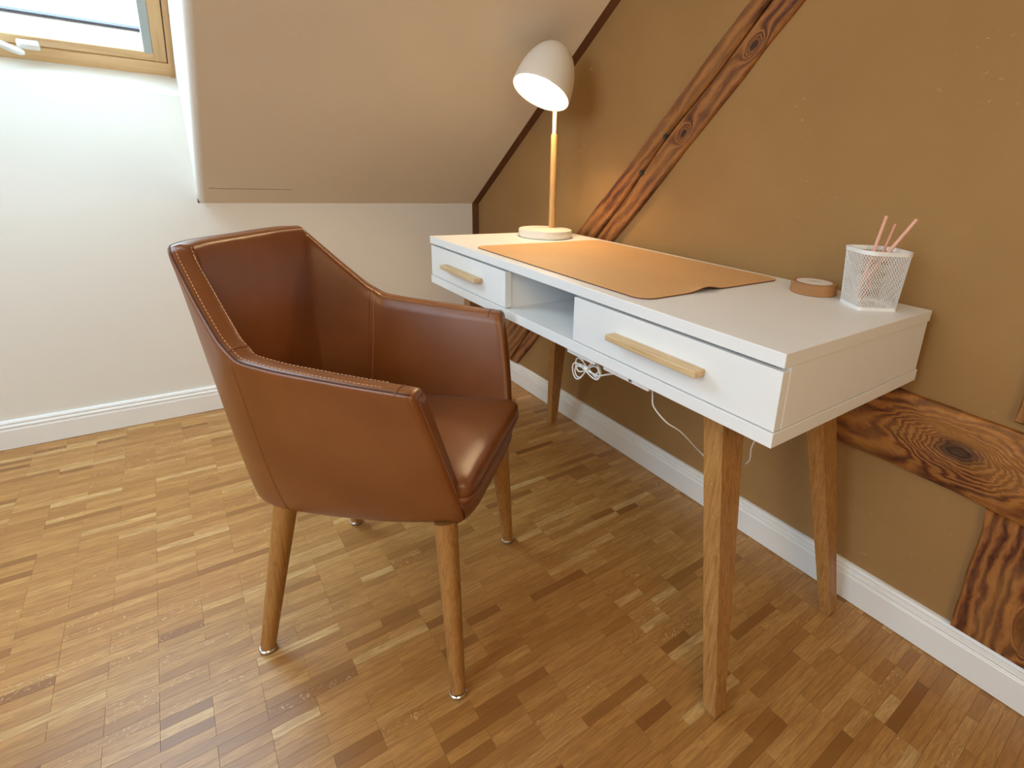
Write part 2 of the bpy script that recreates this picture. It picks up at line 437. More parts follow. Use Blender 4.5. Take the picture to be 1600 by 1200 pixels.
# ------------------------------------------------------------------ parquet floor
CAMC = Vector(cam.location)
rx, ry, rz = cam.rotation_euler
CM = cam.rotation_euler.to_matrix()
def proj(p):                     # used only to rank floor strips by the size at which they show
    q = CM.transposed() @ (Vector(p) - CAMC)
    if q.z > -.05: return None
    return (925.253 - 826.937 * q.x / q.z, 521.873 + 826.937 * q.y / q.z)
m = MB(); m.box(XL - .1, .12, YB - .1, .1, -.05, -.009)
fl = structure(m.build('floor', M_SUB))
RW, CL = .0222, .0776
strips = []
rng = random.Random(11)
row = 0; y = -.005
while y > YB:
    x = XL - rng.choice((0, 1)) * CL
    x = -1.3475 - math.ceil((-1.3475 - XL) / CL) * CL - rng.choice((0, 1)) * CL
    while x < 0:
        n_ = rng.choice((1, 1, 1, 2, 2, 2, 2))
        strips.append((x, min(x + n_ * CL, 0.0), y - RW, y)); x += n_ * CL
    y -= RW
def area_px(s):
    x0, x1, y0, y1 = s
    ps = [proj(c) for c in ((x0, y0, 0), (x1, y0, 0), (x1, y1, 0), (x0, y1, 0))]
    if any(p is None for p in ps): return 0
    cx = sum(p[0] for p in ps) / 4; cy = sum(p[1] for p in ps) / 4
    if not (0 < cx < 1600 and 0 < cy < 1200): return 0
    return abs(sum(ps[i][0] * ps[(i + 1) % 4][1] - ps[(i + 1) % 4][0] * ps[i][1] for i in range(4))) / 2
rank = sorted(range(len(strips)), key=lambda i: -area_px(strips[i]))
top300 = set(rank[:300])
G = .00016
def strip_geo(s):
    x0, x1, y0, y1 = s; h = rng.uniform(-.00012, 0)
    b = .00012
    vs = [(x0 + G, y0 + G, -.009), (x1 - G, y0 + G, -.009), (x1 - G, y1 - G, -.009), (x0 + G, y1 - G, -.009),
          (x0 + G, y0 + G, h - b), (x1 - G, y0 + G, h - b), (x1 - G, y1 - G, h - b), (x0 + G, y1 - G, h - b),
          (x0 + G + b, y0 + G + b, h), (x1 - G - b, y0 + G + b, h), (x1 - G - b, y1 - G - b, h), (x0 + G + b, y1 - G - b, h)]
    fs = [(0, 1, 5, 4), (1, 2, 6, 5), (2, 3, 7, 6), (3, 0, 4, 7), (4, 5, 9, 8), (5, 6, 10, 9), (6, 7, 11, 10), (7, 4, 8, 11), (8, 9, 10, 11)]
    return vs, fs
def tone():
    t = rng.gauss(.50, .19)
    if rng.random() < .05: t = rng.uniform(0, .15)
    if rng.random() < .05: t = rng.uniform(.85, 1)
    return (min(1, max(0, t)), rng.random(), rng.random(), 1)
def set_tone(me, cols):
    ca = me.color_attributes.new('tone', 'FLOAT_COLOR', 'POINT')
    ca.data.foreach_set('color', np.array(cols, dtype=np.float32).ravel())
bigv, bigf, bigc = [], [], []
for i, s in enumerate(strips):
    vs, fs = strip_geo(s); t = tone()
    if i in top300:
        me = bpy.data.meshes.new('parquet_strip'); me.from_pydata(vs, [], fs); me.materials.append(M_FLOOR)
        set_tone(me, [t] * 12)
        link(bpy.data.objects.new('parquet_strip', me), fl)
    else:
        k = len(bigv); bigv += vs; bigf += [tuple(a + k for a in f) for f in fs]; bigc += [t] * 12
me = bpy.data.meshes.new('parquet_field'); me.from_pydata(bigv, [], bigf); me.materials.append(M_FLOOR); set_tone(me, bigc)
pf = link(bpy.data.objects.new('parquet_field', me), fl); pf['kind'] = 'stuff'

# ------------------------------------------------------------------ old timbers in the brown wall
def wobble(poly, closed_pairs=None, amp=.003, step=.05, seed=1):
    r = random.Random(seed); out = []
    for i in range(len(poly)):
        a = Vector(poly[i]); b = Vector(poly[(i + 1) % len(poly)]); n_ = max(1, int((b - a).length / step))
        d = (b - a).normalized(); nn = Vector((-d.y, d.x))
        for k in range(n_):
            p = a + (b - a) * k / n_
            if k: p = p + nn * r.uniform(-amp, amp)
            out.append((p.x, p.y))
    return out
def beam_mesh(poly, depth, inset=.006, x0=0.0):
    """flat prism on the wall with worn (chamfered, wavy) arrises"""
    mb = MB(); n_ = len(poly)
    c = Vector((sum(p[0] for p in poly) / n_, sum(p[1] for p in poly) / n_))
    inner = []
    for i in range(n_):
        a = Vector(poly[i - 1]); b = Vector(poly[i]); d = Vector(poly[(i + 1) % n_])
        t = (d - a).normalized(); nn = Vector((-t.y, t.x))
        if nn.dot(c - b) < 0: nn = -nn
        inner.append(b + nn * inset)
    vs = [(x0, *p) for p in poly] + [(x0 - depth * .6, *p) for p in poly] + [(x0 - depth, p.x, p.y) for p in inner]
    fs = []
    for L in (0, 1):
        fs += [(L * n_ + i, L * n_ + (i + 1) % n_, (L + 1) * n_ + (i + 1) % n_, (L + 1) * n_ + i) for i in range(n_)]
    fs += [tuple(range(2 * n_, 3 * n_)), tuple(range(n_ - 1, -1, -1))]
    mb.add(vs, fs); return mb
# diagonal brace
dl = Vector((-.716, .698)).normalized(); ac = Vector((dl.y, -dl.x))     # along, across (y, z)
def AB(y, z): p = Vector((y, z)); return p.dot(dl), p.dot(ac)
k1 = AB(-1.303, 1.098); k2 = AB(-1.506, 1.30); k3 = AB(-.55, .22)
M_BRACE = timber('old_brace_wood', [(k1[0], k1[1], .015), (k2[0], k2[1], .015)], (ac.x, ac.y), (dl.x, dl.y), .10, 1.1, 95, .06)
brace = thing('timber_brace', 'old dark timber brace rising diagonally across the brown wall, split along its length', 'beam', (0, -.30, .10))
zt = ZC
yl_ = -(.809 + (zt - .747) / .975); yr_ = -(1.022 + (zt - .755) / 1.04)
# two halves of the split brace: the drying crack runs between them
def ledge(z): return -(.809 + (z - .747) / .975)
def redge(z): return -(1.022 + (z - .755) / 1.04)
def crack(z): return float(np.interp(z, [0, .30, .758, .986, 1.091, 1.211, 1.393, 2.5], [-.24, -.51, -.934, -1.146, -1.237, -1.366, -1.541, -2.55]))
zs = [.0985 + (2.49 - .0985) * i / 40 for i in range(41)]
r = random.Random(4)
cr = [crack(z) + r.uniform(-.002, .002) for z in zs]
le = [ledge(z) + r.uniform(-.002, .003) + .003 * math.sin(z * 11) for z in zs]
re = [redge(z) + r.uniform(-.003, .003) for z in zs]
gap = [max(.0016, .0026 + .0012 * math.sin((z - .9) * 4)) for z in zs]
polyL = [(a, z) for a, z in zip(le, zs)] + [(c + g, z) for c, z, g in reversed(list(zip(cr, zs, gap)))]
polyR = [(c - g, z) for c, z, g in zip(cr, zs, gap)] + [(a, z) for a, z in reversed(list(zip(re, zs)))]
beam_mesh(polyL, .017, .004).build('upper_half', M_BRACE, brace, loc=brace.location)
beam_mesh(polyR, .013, .003).build('lower_half', M_BRACE, brace, loc=brace.location)
mb = MB()
mb.add([(-.002, c + g + .002, z) for c, z, g in zip(cr, zs, gap)] + [(-.002, c - g - .002, z) for c, z, g in zip(cr, zs, gap)], [(i, i + 1, 42 + i, 41 + i) for i in range(40)])
ck = mb.build('drying_crack', M_GASKET, brace, loc=brace.location); ck['label'] = 'dark drying crack'
for (yy, zz, rr) in ((-1.236, 1.091, .0075), (-1.145, .986, .0075)):
    mb = MB(); mb.lathe([(rr * .2, .0), (rr, .002), (rr * 1.0, .0192), (rr * .5, .0180)], (0, yy, zz), 14, (-1, 0, 0))
    mb.build('nail_hole', M_GASKET, brace, smooth=True, loc=brace.location)
# the object-coordinate materials are laid out in wall coordinates
def remap(mat, loc):
    """shift the texture space so that wall coordinates hold for parts whose origin is LOC"""
    nt = mat.node_tree
    for n_ in list(nt.nodes):
        if n_.type == 'TEX_COORD':
            for l in list(n_.outputs['Object'].links):
                va = nt.nodes.new('ShaderNodeVectorMath'); va.operation = 'ADD'; va.inputs[1].default_value = loc
                to = l.to_socket; nt.links.new(n_.outputs['Object'], va.inputs[0]); nt.links.new(va.outputs[0], to)
remap(M_BRACE, tuple(brace.location))

# horizontal rail beam
M_RAILW = timber('old_rail_wood', [(2.138, .486, .048)], (0, 1), (-1, 0), .12, 1.35, 70, .13)
ys_ = [-1.05 - i * .05 for i in range(65)]
r = random.Random(9)
topz = [.566 + .006 * math.sin(y * 6) + r.uniform(-.0015, .0015) for y in ys_]
botz = [.392 + .007 * math.sin(y * 9 + 1) + r.uniform(-.0015, .0015) for y in ys_]
poly = [(y, z) for y, z in zip(ys_, topz)] + [(y, z) for y, z in reversed(list(zip(ys_, botz)))]
rl = beam_mesh(poly, .024, .012).build('timber_rail', M_RAILW, smooth=True)
tag(rl, 'horizontal old timber with a large dark knot, low on the brown wall behind the desk', 'beam')
# post, below and above the rail
M_POSTW = timber('old_post_wood', [(.19, -2.345, .018)], (1, 0), (0, 1), .12, 1.2, 125, .09)
def post(z0, z1, name, label, seed):
    n_ = max(4, int((z1 - z0) / .04)); r = random.Random(seed)
    zz = [z0 + (z1 - z0) * i / n_ for i in range(n_ + 1)]
    a = [-2.208 + r.uniform(-.002, .002) for _ in zz]; b = [-2.40 + r.uniform(-.002, .002) for _ in zz]
    poly = [(y, z) for y, z in zip(a, zz)] + [(y, z) for y, z in reversed(list(zip(b, zz)))]
    return tag(beam_mesh(poly, .019, .005).build(name, M_POSTW), label, 'beam')
post(.0985, .388, 'timber_post', 'short old post with bold swirling grain between baseboard and horizontal timber', 3)
post(.580, 1.86, 'timber_post', 'old post standing on the horizontal timber at the right edge of the photo', 5)

# ------------------------------------------------------------------ desk
XF, XB, DY0, DY1 = -.5552, -.0436, -.7661, -2.0375
DZ, DT1, DZB, DT2 = .76, .0221, .6114, .0235
DL = (-.30, -1.40, 0)
desk = thing('desk', 'white writing desk with two drawers, open middle and splayed oak legs', 'desk', DL)
def dpart(name, boxes, mat=M_DESK, bevel=.0009, parent=desk):
    mb = MB()
    for b in boxes: mb.box(*b)
    return mb.build(name, mat, parent, bevel=bevel, loc=DL)
dpart('desk_top', [(XF, XB, DY1, DY0, DZ - DT1, DZ)])
dpart('bottom_panel', [(XF, XB, DY1, DY0, DZB, DZB + DT2)])
zb, zt2 = DZB + DT2, DZ - DT1
ins = .0012
dpart('side_panel', [(XF + .021, XB - .006, DY1 + ins, DY1 + ins + .016, zb + .0012, zt2)])
dpart('side_panel', [(XF + .021, XB - .006, DY0 - ins - .016, DY0 - ins, zb, zt2)])
dpart('divider', [(XF + .021, XB - .022, -1.2405, -1.2245, zb, zt2)])
dpart('divider', [(XF + .021, XB - .022, -1.5555, -1.5395, zb, zt2)])
dpart('back_panel', [(XB - .020, XB - .008, DY1 + .0200, DY0 - .0200, zb, zt2)])
def drawer(y0, y1):
    mb = MB(); mb.box(XF + .0025, XF + .0208, y1, y0, zb + .0018, zt2 - .0065)
    fr = mb.build('drawer', M_DESK, desk, bevel=.0009, loc=DL)
    yc = (y0 + y1) / 2
    mb = MB(); mb.box(-.5785, -.5530, yc - .1135, yc + .1135, .6785, .6910)
    h = mb.build('handle', M_HANDLE, fr, bevel=.0022, loc=DL); h['label'] = 'pale oak bar handle'
drawer(DY0 - .0016, -1.243); drawer(-1.537, DY1 + .0016)
# splayed, tapered square legs
def leg(xo, yo, sx, sy):
    """outer foot corner (xo, yo); sx, sy: direction towards the desk centre"""
    mb = MB()
    def ring(z, ox, oy, wx, wy):
        x0, x1 = sorted((xo + sx * ox, xo + sx * (ox + wx))); y0, y1 = sorted((yo + sy * oy, yo + sy * (oy + wy)))
        return [(x0, y0, z), (x1, y0, z), (x1, y1, z), (x0, y1, z)]
    vs = ring(0, 0.004, .006, .022, .022) + ring(.016, .0, .002, .030, .030) + ring(.6105, .033, .103, .066, .044)
    fs = [(3, 2, 1, 0), (8, 9, 10, 11)] + [(L * 4 + i, L * 4 + (i + 1) % 4, L * 4 + 4 + (i + 1) % 4, L * 4 + 4 + i) for L in (0, 1) for i in range(4)]
    mb.add(vs, fs)
    return mb.build('leg', M_OAKLEG, desk, bevel=.0012, loc=DL)
for xo, sx in ((-.531, 1), (-.0765, -1)):
    for yo, sy in ((-2.008, 1), (-.793, -1)): leg(xo, yo, sx, sy)

# desk mat with rounded corners and one lifted ripple on the near edge
def desk_mat():
    x0, x1, y0, y1, rr = -.527, -.071, -1.716, -1.018, .034
    def inside_pt(u, v):
        # map the unit square to the rounded rectangle row by row
        y = y0 + (y1 - y0) * v
        dy = min(y - y0, y1 - y); ind = 0
        if dy < rr: ind = rr - math.sqrt(max(0, rr * rr - (rr - dy) ** 2))
        return x0 + ind + (x1 - x0 - 2 * ind) * u, y
    nu, nv = 60, 90
    vv = [0, .002, .005, .010, .016, .024, .034, .046] + [.06 + .88 * i / 60 for i in range(61)]
    vv += [1 - v for v in reversed(vv[:8])]
    us = [i / nu for i in range(nu + 1)]
    vs = []; 
    for layer in (0, 1):
        for v in vv:
            for u in us:
                x, y = inside_pt(u, v)
                # lifted ripple near x=-.35 on the near edge
                e = max(0, 1 - (y - y0) / .10); w = math.exp(-((x + .345) / .035) ** 2)
                z = .7603 + .0078 * e * e * w + .0022 * (1 - layer)
                yy = y - .0
                vs.append((x, yy, z))
    nr, nc = len(vv), nu + 1; k = nr * nc; fs = []; mi = []
    for L in (0, 1):
        for i in range(nr - 1):
            for j in range(nc - 1):
                a = L * k + i * nc + j; fs.append((a, a + 1, a + nc + 1, a + nc)); mi.append(0 if L == 0 else 1)
    border = [j for j in range(nc)] + [i * nc + nc - 1 for i in range(1, nr)] + [(nr - 1) * nc + j for j in range(nc - 2, -1, -1)] + [i * nc for i in range(nr - 2, 0, -1)]
    for a, b in zip(border, border[1:] + border[:1]): fs.append((a, b, b + k, a + k)); mi.append(1)
    mb = MB(); mb.v = vs; mb.f = fs; mb.m = mi
    o = mb.build('desk_mat', [M_MAT, M_MATEDGE], smooth=True, loc=(-.30, -1.37, .76))
    o.rotation_euler = (0, 0, R(0.2))
    tag(o, 'tan rectangular desk mat with rounded corners lying on the white desk', 'desk mat')
desk_mat()

# ------------------------------------------------------------------ desk lamp
LB = (-.198, -.887, DZ)
lamp = thing('desk_lamp', 'lit desk lamp with off-white dome shade, wooden pole and round cream base', 'lamp', LB)
mb = MB(); mb.lathe([(.0, 0), (.086, 0), (.0885, .0015), (.0900, .004), (.0900, .023), (.0885, .0262), (.0855, .0275), (.0, .0278)], LB, 72)
mb.build('base', M_LAMPW, lamp, smooth=True, loc=LB)
PX, PY = -.160, -.868
mb = MB(); mb.lathe([(0, 0), (.0108, .0), (.0106, .05), (.0100, .30), (.0088, .304), (0, .3045)], (PX, PY, .7875), 24)
mb.build('pole', M_POLE, lamp, smooth=True, loc=LB)
OD = Vector((-0.46286, -0.12450, -0.87764)).normalized()   # direction the shade opens towards
RC = Vector((-.228, -.887, 1.206))                            # centre of the shade rim
SR, SL = .0925, .170
top_in = RC - OD * .085
mb = MB(); mb.tube([(PX, PY, 1.085), (PX, PY, 1.17), (PX + .000, PY, 1.205), (PX - .004, PY - .003, 1.225)], .0066, 14)
mb.build('stem', M_LAMPW, lamp, smooth=True, loc=LB)
prof = []
for k in range(25):
    a = math.pi / 2 * k / 24
    prof.append((SR * math.sin(a) ** .92 if k else 0.0, SL * math.cos(a)))
inner = [(max(0, r_ - .0022), h - .0022 if h > .003 else h) for r_, h in reversed(prof)]
mb = MB(); mb.lathe(prof + [(SR - .001, -.0008)] + inner, RC, 64, -OD)
mb.build('lamp_shade', M_LAMPW, lamp, smooth='all', loc=LB)
mb = MB(); mb.lathe([(0, .048), (.012, .050), (.022, .060), (.030, .078), (.030, .095), (.020, .115), (.014, .125), (.014, .150), (0, .151)], RC, 32, -OD)
bl = mb.build('bulb', M_BULB, lamp, smooth=True, loc=LB); bl['label'] = 'glowing warm bulb'
pl = bpy.data.lights.new('lamp_bulb_light', 'SPOT'); pl.energy = 7; pl.color = (1.0, .70, .38); pl.shadow_soft_size = .03; pl.spot_size = R(150); pl.spot_blend = .5
po = bpy.data.objects.new('lamp_bulb_light', pl); COL.objects.link(po); po.location = RC - OD * .035
po.rotation_euler = OD.to_track_quat('-Z', 'Y').to_euler()

# ------------------------------------------------------------------ round cork puck
PK = (-.128, -1.830, DZ)
puck = thing('cork_puck', 'round cork-rimmed puck with a white printed top beside the mesh pencil cup', 'coaster', PK)
mb = MB(); mb.lathe([(0, 0), (.0455, 0), (.0475, .002), (.0475, .0225), (.0455, .0245), (.0375, .0245), (.0370, .0235), (0, .0235)], PK, 64)
mb.build('cork_body', M_CORK, puck, smooth=True, loc=PK)
mb = MB(); mb.lathe([(0, 0), (.0365, 0), (.0365, .0012), (0, .0013)], (PK[0], PK[1], PK[2] + .0236), 64)
mb.build('white_disc', M_DISC, puck, smooth=True, loc=PK)
mb = MB()
zz = PK[2] + .02495
for (a0, b0, a1, b1, w) in ((-.011, .001, .009, .003, .0007), (-.008, .004, -.002, -.001, .0006), (-.002, -.001, .004, .005, .0006), (.004, .005, .010, -.001, .0006), (.010, -.001, .013, -.004, .0005)):
    p, q = Vector((a0, b0)), Vector((a1, b1)); d = (q - p).normalized(); nn = Vector((-d.y, d.x)) * w
    def T(v): # the print runs along the view-parallel of the desk edge
        return (PK[0] + .79 * v.x + .61 * v.y, PK[1] - .61 * v.x + .79 * v.y)
    c4 = [T(p + nn), T(p - nn), T(q - nn), T(q + nn)]
    mb.add([(*c, zz) for c in c4] + [(*c, zz + .0002) for c in c4], [(0, 1, 2, 3), (7, 6, 5, 4), (0, 4, 5, 1), (1, 5, 6, 2), (2, 6, 7, 3), (3, 7, 4, 0)])
lg = mb.build('printed_mark', M_GREYINK, puck, loc=PK); lg['label'] = 'small grey squiggle print'

# ------------------------------------------------------------------ mesh pencil cup
CC = Vector((-.138, -1.9525, DZ))
cup = thing('pencil_cup', 'white wire-mesh pencil cup flaring upwards on the near end of the desk', 'pencil holder', tuple(CC))
c_ax = math.atan2(-1.967 + 1.902, -.191 + .144)
def rsq(half, rad, n_per=10):
    """rounded square outline, list of (angle-ordered) points"""
    pts = []
    for q in range(4):
        cx_, cy_ = [(1, 1), (-1, 1), (-1, -1), (1, -1)][q]; ox, oy = cx_ * (half - rad), cy_ * (half - rad)
        for k in range(n_per + 1):
            a = math.pi / 2 * q + math.pi / 2 * k / n_per
            pts.append(Vector((ox + rad * math.cos(a), oy + rad * math.sin(a))))
    return pts
def cup_ring(h):
    t = h / .113
    half = .0375 + (.0485 - .0375) * t; rad = .006 + .020 * t
    rot = Matrix.Rotation(c_ax, 2)
    return [CC.xy + rot @ p for p in rsq(half, rad)]
def loop_at(h, s, cache={}):
    if h not in cache:
        P_ = cup_ring(h); P_ = P_ + [P_[0]]
        L = [0]
        for a, b in zip(P_, P_[1:]): L.append(L[-1] + (b - a).length)
        cache[h] = (P_, L)
    P_, L = cache[h]; d = (s % 1.0) * L[-1]
    for i in range(len(L) - 1):
        if d <= L[i + 1]:
            u = (d - L[i]) / max(1e-9, L[i + 1] - L[i]); p = P_[i].lerp(P_[i + 1], u); return (p.x, p.y, CC.z + h)
    return (P_[0].x, P_[0].y, CC.z + h)
def band(h0, h1, th, name):
    mb = MB(); n_ = 88
    rings = []
    for (h, off) in ((h0, 0), (h1, 0)):
        rings.append([Vector(loop_at(h, k / n_)) for k in range(n_)])
    cen = Vector((CC.x, CC.y, 0))
    vs = []
    for ring_, sgn in ((rings[0], 1), (rings[1], 1), (rings[1], -1), (rings[0], -1)):
        for p in ring_:
            d = Vector((p.x - CC.x, p.y - CC.y, 0)).normalized(); vs.append(p + d * th * sgn)
    fs = [(L * n_ + k, L * n_ + (k + 1) % n_, ((L + 1) % 4) * n_ + (k + 1) % n_, ((L + 1) % 4) * n_ + k) for L in range(4) for k in range(n_)]
    mb.add(vs, fs); return mb.build(name, M_PLASTIC, cup, smooth=True, loc=tuple(CC))
band(.106, .114, .0016, 'rim'); band(.0, .006, .0012, 'base_rim')
mb = MB(); pts = [loop_at(.002, k / 60) for k in range(60)]
mb.add([(p[0], p[1], CC.z + .001) for p in pts] + [(p[0], p[1], CC.z + .002) for p in pts], [tuple(range(60)), tuple(range(119, 59, -1))] + [(k, (k + 1) % 60, 60 + (k + 1) % 60, 60 + k) for k in range(60)])
mb.build('bottom_plate', M_PLASTIC, cup, loc=tuple(CC))
mb = MB(); NW = 62; seg = 14
hs = [.005 + (.107 - .005) * j / seg for j in range(seg + 1)]
for sgn in (1, -1):
    for w in range(NW):
        pts = [loop_at(h, w / NW + sgn * .19 * (j / seg)) for j, h in enumerate(hs)]
        mb.tube(pts, .00058, 3, caps=False)
ms = mb.build('wire_mesh', M_PLASTIC, cup, loc=tuple(CC)); ms['kind'] = 'stuff'

# pencils
def pencil(p0, p1, rad, mat, label, name='pencil'):
    p0, p1 = Vector(p0), Vector(p1); d = (p1 - p0)
    L = d.length; ax = d.normalized()
    t = thing(name, label, 'pencil', tuple(p0), 0, 'pencils in the mesh cup')
    mb = MB(); prof = [(.0008, 0), (rad, .018), (rad, L - .002), (rad * .75, L), (0, L)]
    mb.lathe([(0, 0)] + prof[1:], tuple(p0), 12, ax)
    mb.build('shaft', mat, t, smooth=True, loc=tuple(p0)); 
    return t
pencil((-.158, -1.936, .7645), (-.108, -1.941, .934), .0034, M_PINK, 'tallest pale pink pencil in the mesh cup, nearest to upright')
pencil((-.150, -1.944, .7645), (-.100, -1.957, .9205), .0030, M_PINKD, 'shorter darker pink pencil in the middle of the mesh cup')
pencil((-.154, -1.918, .7645), (-.114, -1.998, .934), .0036, M_PINK, 'pale pink pencil leaning to the right in the mesh cup')

# ------------------------------------------------------------------ power bits and cables under the desk
zs0 = DZB
ad = thing('cable_box', 'small white cable box fixed under the desk beside the drawer shelf', 'box', (-.52, -1.56, zs0))
mb = MB(); mb.box(-.545, -.505, -1.606, -1.508, zs0 - .0135, zs0); mb.build('housing', M_PLASTIC, ad, bevel=.002, loc=tuple(ad.location))
mb = MB(); mb.box(-.540, -.51, -1.625, -1.606, zs0 - .005, zs0); mb.build('tab', M_PLASTIC, ad, bevel=.001, loc=tuple(ad.location))
ps = thing('power_strip', 'long white power strip fixed under the desk below the right drawer', 'power strip', (-.52, -1.70, zs0))
mb = MB(); mb.box(-.545, -.495, -1.768, -1.634, zs0 - .0130, zs0); mb.build('housing', M_PLASTIC, ps, bevel=.002, loc=tuple(ps.location))
mb = MB(); mb.box(-.5458, -.5450, -1.722, -1.714, zs0 - .010, zs0 - .004); mb.build('switch', M_PAD, ps, loc=tuple(ps.location))
def smooth_pts(P_, n_=8):
    P_ = [Vector(p) for p in P_]; out = []
    Q = [P_[0] * 2 - P_[1]] + P_ + [P_[-1] * 2 - P_[-2]]
    for i in range(1, len(Q) - 2):
        for k in range(n_):
            t = k / n_; a, b, c, d = Q[i - 1], Q[i], Q[i + 1], Q[i + 2]
            out.append(.5 * ((2 * b) + (c - a) * t + (2 * a - 5 * b + 4 * c - d) * t * t + (3 * b - a - 3 * c + d) * t ** 3))
    return out + [P_[-1]]
cb = thing('coiled_cable', 'white cable tied in a bundle of loops hanging below the desk', 'cable', (-.52, -1.55, .56))
mb = MB(); K = Vector((-.52, -1.551, .566))
mb.tube(smooth_pts([(-.52, -1.523, .598), (-.52, -1.535, .582), (-.52, -1.550, .567)]), .0016, 8)
for k, (w, h, tl) in enumerate(((.050, .019, .32), (.045, .013, .45), (.040, .009, .22), (.046, .016, .10))):
    pts = []
    for j in range(33):
        a = 2 * math.pi * j / 32
        u = w * math.sin(a); v_ = h * math.sin(2 * a)
        pts.append(K + Vector((.002 * (k - 1.5), -(u * math.cos(tl) - v_ * math.sin(tl)), .002 * k - .004 + (u * math.sin(tl) + v_ * math.cos(tl)) + .12 * u * 0)))
    mb.tube(pts, .0016, 6, caps=False)
mb.tube(smooth_pts([K + Vector((0, -.01, 0)), K + Vector((0, -.035, -.004)), (-.52, -1.62, .577), (-.52, -1.650, .590), (-.52, -1.67, .5975)]), .0018, 8)
mb.build('cable_loops', M_PLASTIC, cb, smooth='all', loc=tuple(cb.location))
mb = MB(); mb.tube([K + Vector((0, -.006, 0)), K + Vector((0, .006, 0))], .0055, 10); mb.build('cable_tie', M_PLASTIC, cb, smooth=True, loc=tuple(cb.location))
cord = MB(); cord.tube(smooth_pts([(-.52, -1.753, .598), (-.52, -1.757, .583), (-.52, -1.763, .560), (-.51, -1.790, .536), (-.48, -1.805, .512), (-.425, -1.815, .455), (-.415, -1.865, .430), (-.42, -1.905, .468), (-.445, -1.938, .505), (-.49, -1.966, .556), (-.520, -1.988, .590), (-.525, -1.996, .604), (-.523, -2.003, .595), (-.515, -2.005, .606)]), .00135, 8)
co = cord.build('hanging_cable', M_PLASTIC, smooth='all', loc=(-.5, -1.8, .55))
tag(co, 'thin white cord sagging below the desk and passing behind the near oak leg', 'cable')

# ------------------------------------------------------------------ armchair
CO = Vector((-.8912, -1.3592, 0)); CA = R(-44.606)
chair = thing('armchair', 'cognac brown leather armchair with light stitching and round oak legs, pulled out from the desk', 'chair', tuple(CO), CA)
# local axes: x forward, y to the sitter's left (s), z up.  half outline, from arm front to back centre
ST_ = [  # top a, s, z   bottom a, s, z   pow_a, pow_s, thickness
    ((.168, .262, .648), (.214, .138, .328), 1.5, .62, .040),
    ((.06, .261, .655), (.10, .145, .322), 1.4, .60, .040),
    ((-.06, .256, .664), (-.03, .150, .322), 1.3, .60, .040),
    ((-.125, .250, .672), (-.125, .156, .326), 1.2, .60, .041),
    ((-.165, .236, .700), (-.175, .155, .331), 1.0, .66, .041),
    ((-.215, .212, .755), (-.208, .146, .337), .9, .75, .041),
    ((-.272, .182, .822), (-.224, .132, .340), .8, .85, .038),
    ((-.288, .166, .834), (-.229, .120, .342), .75, .9, .038),
    ((-.300, .120, .836), (-.236, .088, .343), .72, 1., .040),
    ((-.308, .060, .835), (-.240, .044, .343), .72, 1., .040),
    ((-.310, .000, .834), (-.241, .000, .343), .72, 1., .040)]
def sample(ctrl, n_per=9):
    out = []
    for i in range(len(ctrl) - 1):
        for k in range(n_per):
            t = k / n_per; A_, B_ = ctrl[i], ctrl[i + 1]
            out.append([list(np.array(A_[0]) * (1 - t) + np.array(B_[0]) * t), list(np.array(A_[1]) * (1 - t) + np.array(B_[1]) * t), *[A_[j] * (1 - t) + B_[j] * t for j in (2, 3, 4)]])
    out.append([list(ctrl[-1][0]), list(ctrl[-1][1]), *ctrl[-1][2:]])
    return out
half = sample(ST_)
def mir(s): return [[s[0][0], -s[0][1], s[0][2]], [s[1][0], -s[1][1], s[1][2]], *s[2:]]
full = [mir(s) for s in half] + [s for s in reversed(half[:-1])]
arr = np.array([s[0] + s[1] + list(s[2:]) for s in full], float)
for it in range(5):
    a2 = arr.copy(); a2[1:-1] = .25 * arr[:-2] + .5 * arr[1:-1] + .25 * arr[2:]; arr = a2
NS = len(arr)
smo = arr.copy()
for it in range(60):
    a2 = smo.copy(); a2[1:-1] = .25 * smo[:-2] + .5 * smo[1:-1] + .25 * smo[2:]; smo = a2
tan = np.gradient(arr[:, :2], axis=0); tan /= np.linalg.norm(tan, axis=1)[:, None]
nrm = np.stack([-tan[:, 1], tan[:, 0]], 1)        # pointing inwards?
mid = np.array([0.0, 0.0])
if np.dot(nrm[0], mid - arr[0, :2]) < 0: nrm = -nrm
# at the arm fronts the wall thickness runs straight sideways
def outer(i, h):
    r_ = []
    for q in (arr, smo):
        T, B_ = q[i, 0:3], q[i, 3:6]; pa, ps = q[i, 6], q[i, 7]
        r_.append(np.array([B_[0] + (T[0] - B_[0]) * h ** pa, B_[1] + (T[1] - B_[1]) * h ** ps, B_[2] + (T[2] - B_[2]) * h]))
    w = min(1.0, max(0.0, h)) ** 7
    w = w * (1 - .0)
    p = r_[1] * (1 - w) + r_[0] * w; p[2] = r_[0][2]
    wf = max(0.0, (arr[i, 3] - .05) / .164); pull = max(0.0, 1 - h / .16) ** 2
    p[0] -= .050 * pull * wf; p[2] += .004 * pull * wf
    return p
HO = [0, .004, .012, .025, .045, .075, .11, .16, .22, .29, .37, .46, .55, .64, .73, .81, .88, .94, .975]
HI = [.96, .92, .86, .77, .66, .54, .42, .32, .25]
tS = np.gradient(smo[:, :2], axis=0); tS /= np.linalg.norm(tS, axis=1)[:, None]
nS = np.stack([-tS[:, 1], tS[:, 0]], 1)
if np.dot(nS[0], nrm[0]) < 0: nS = -nS
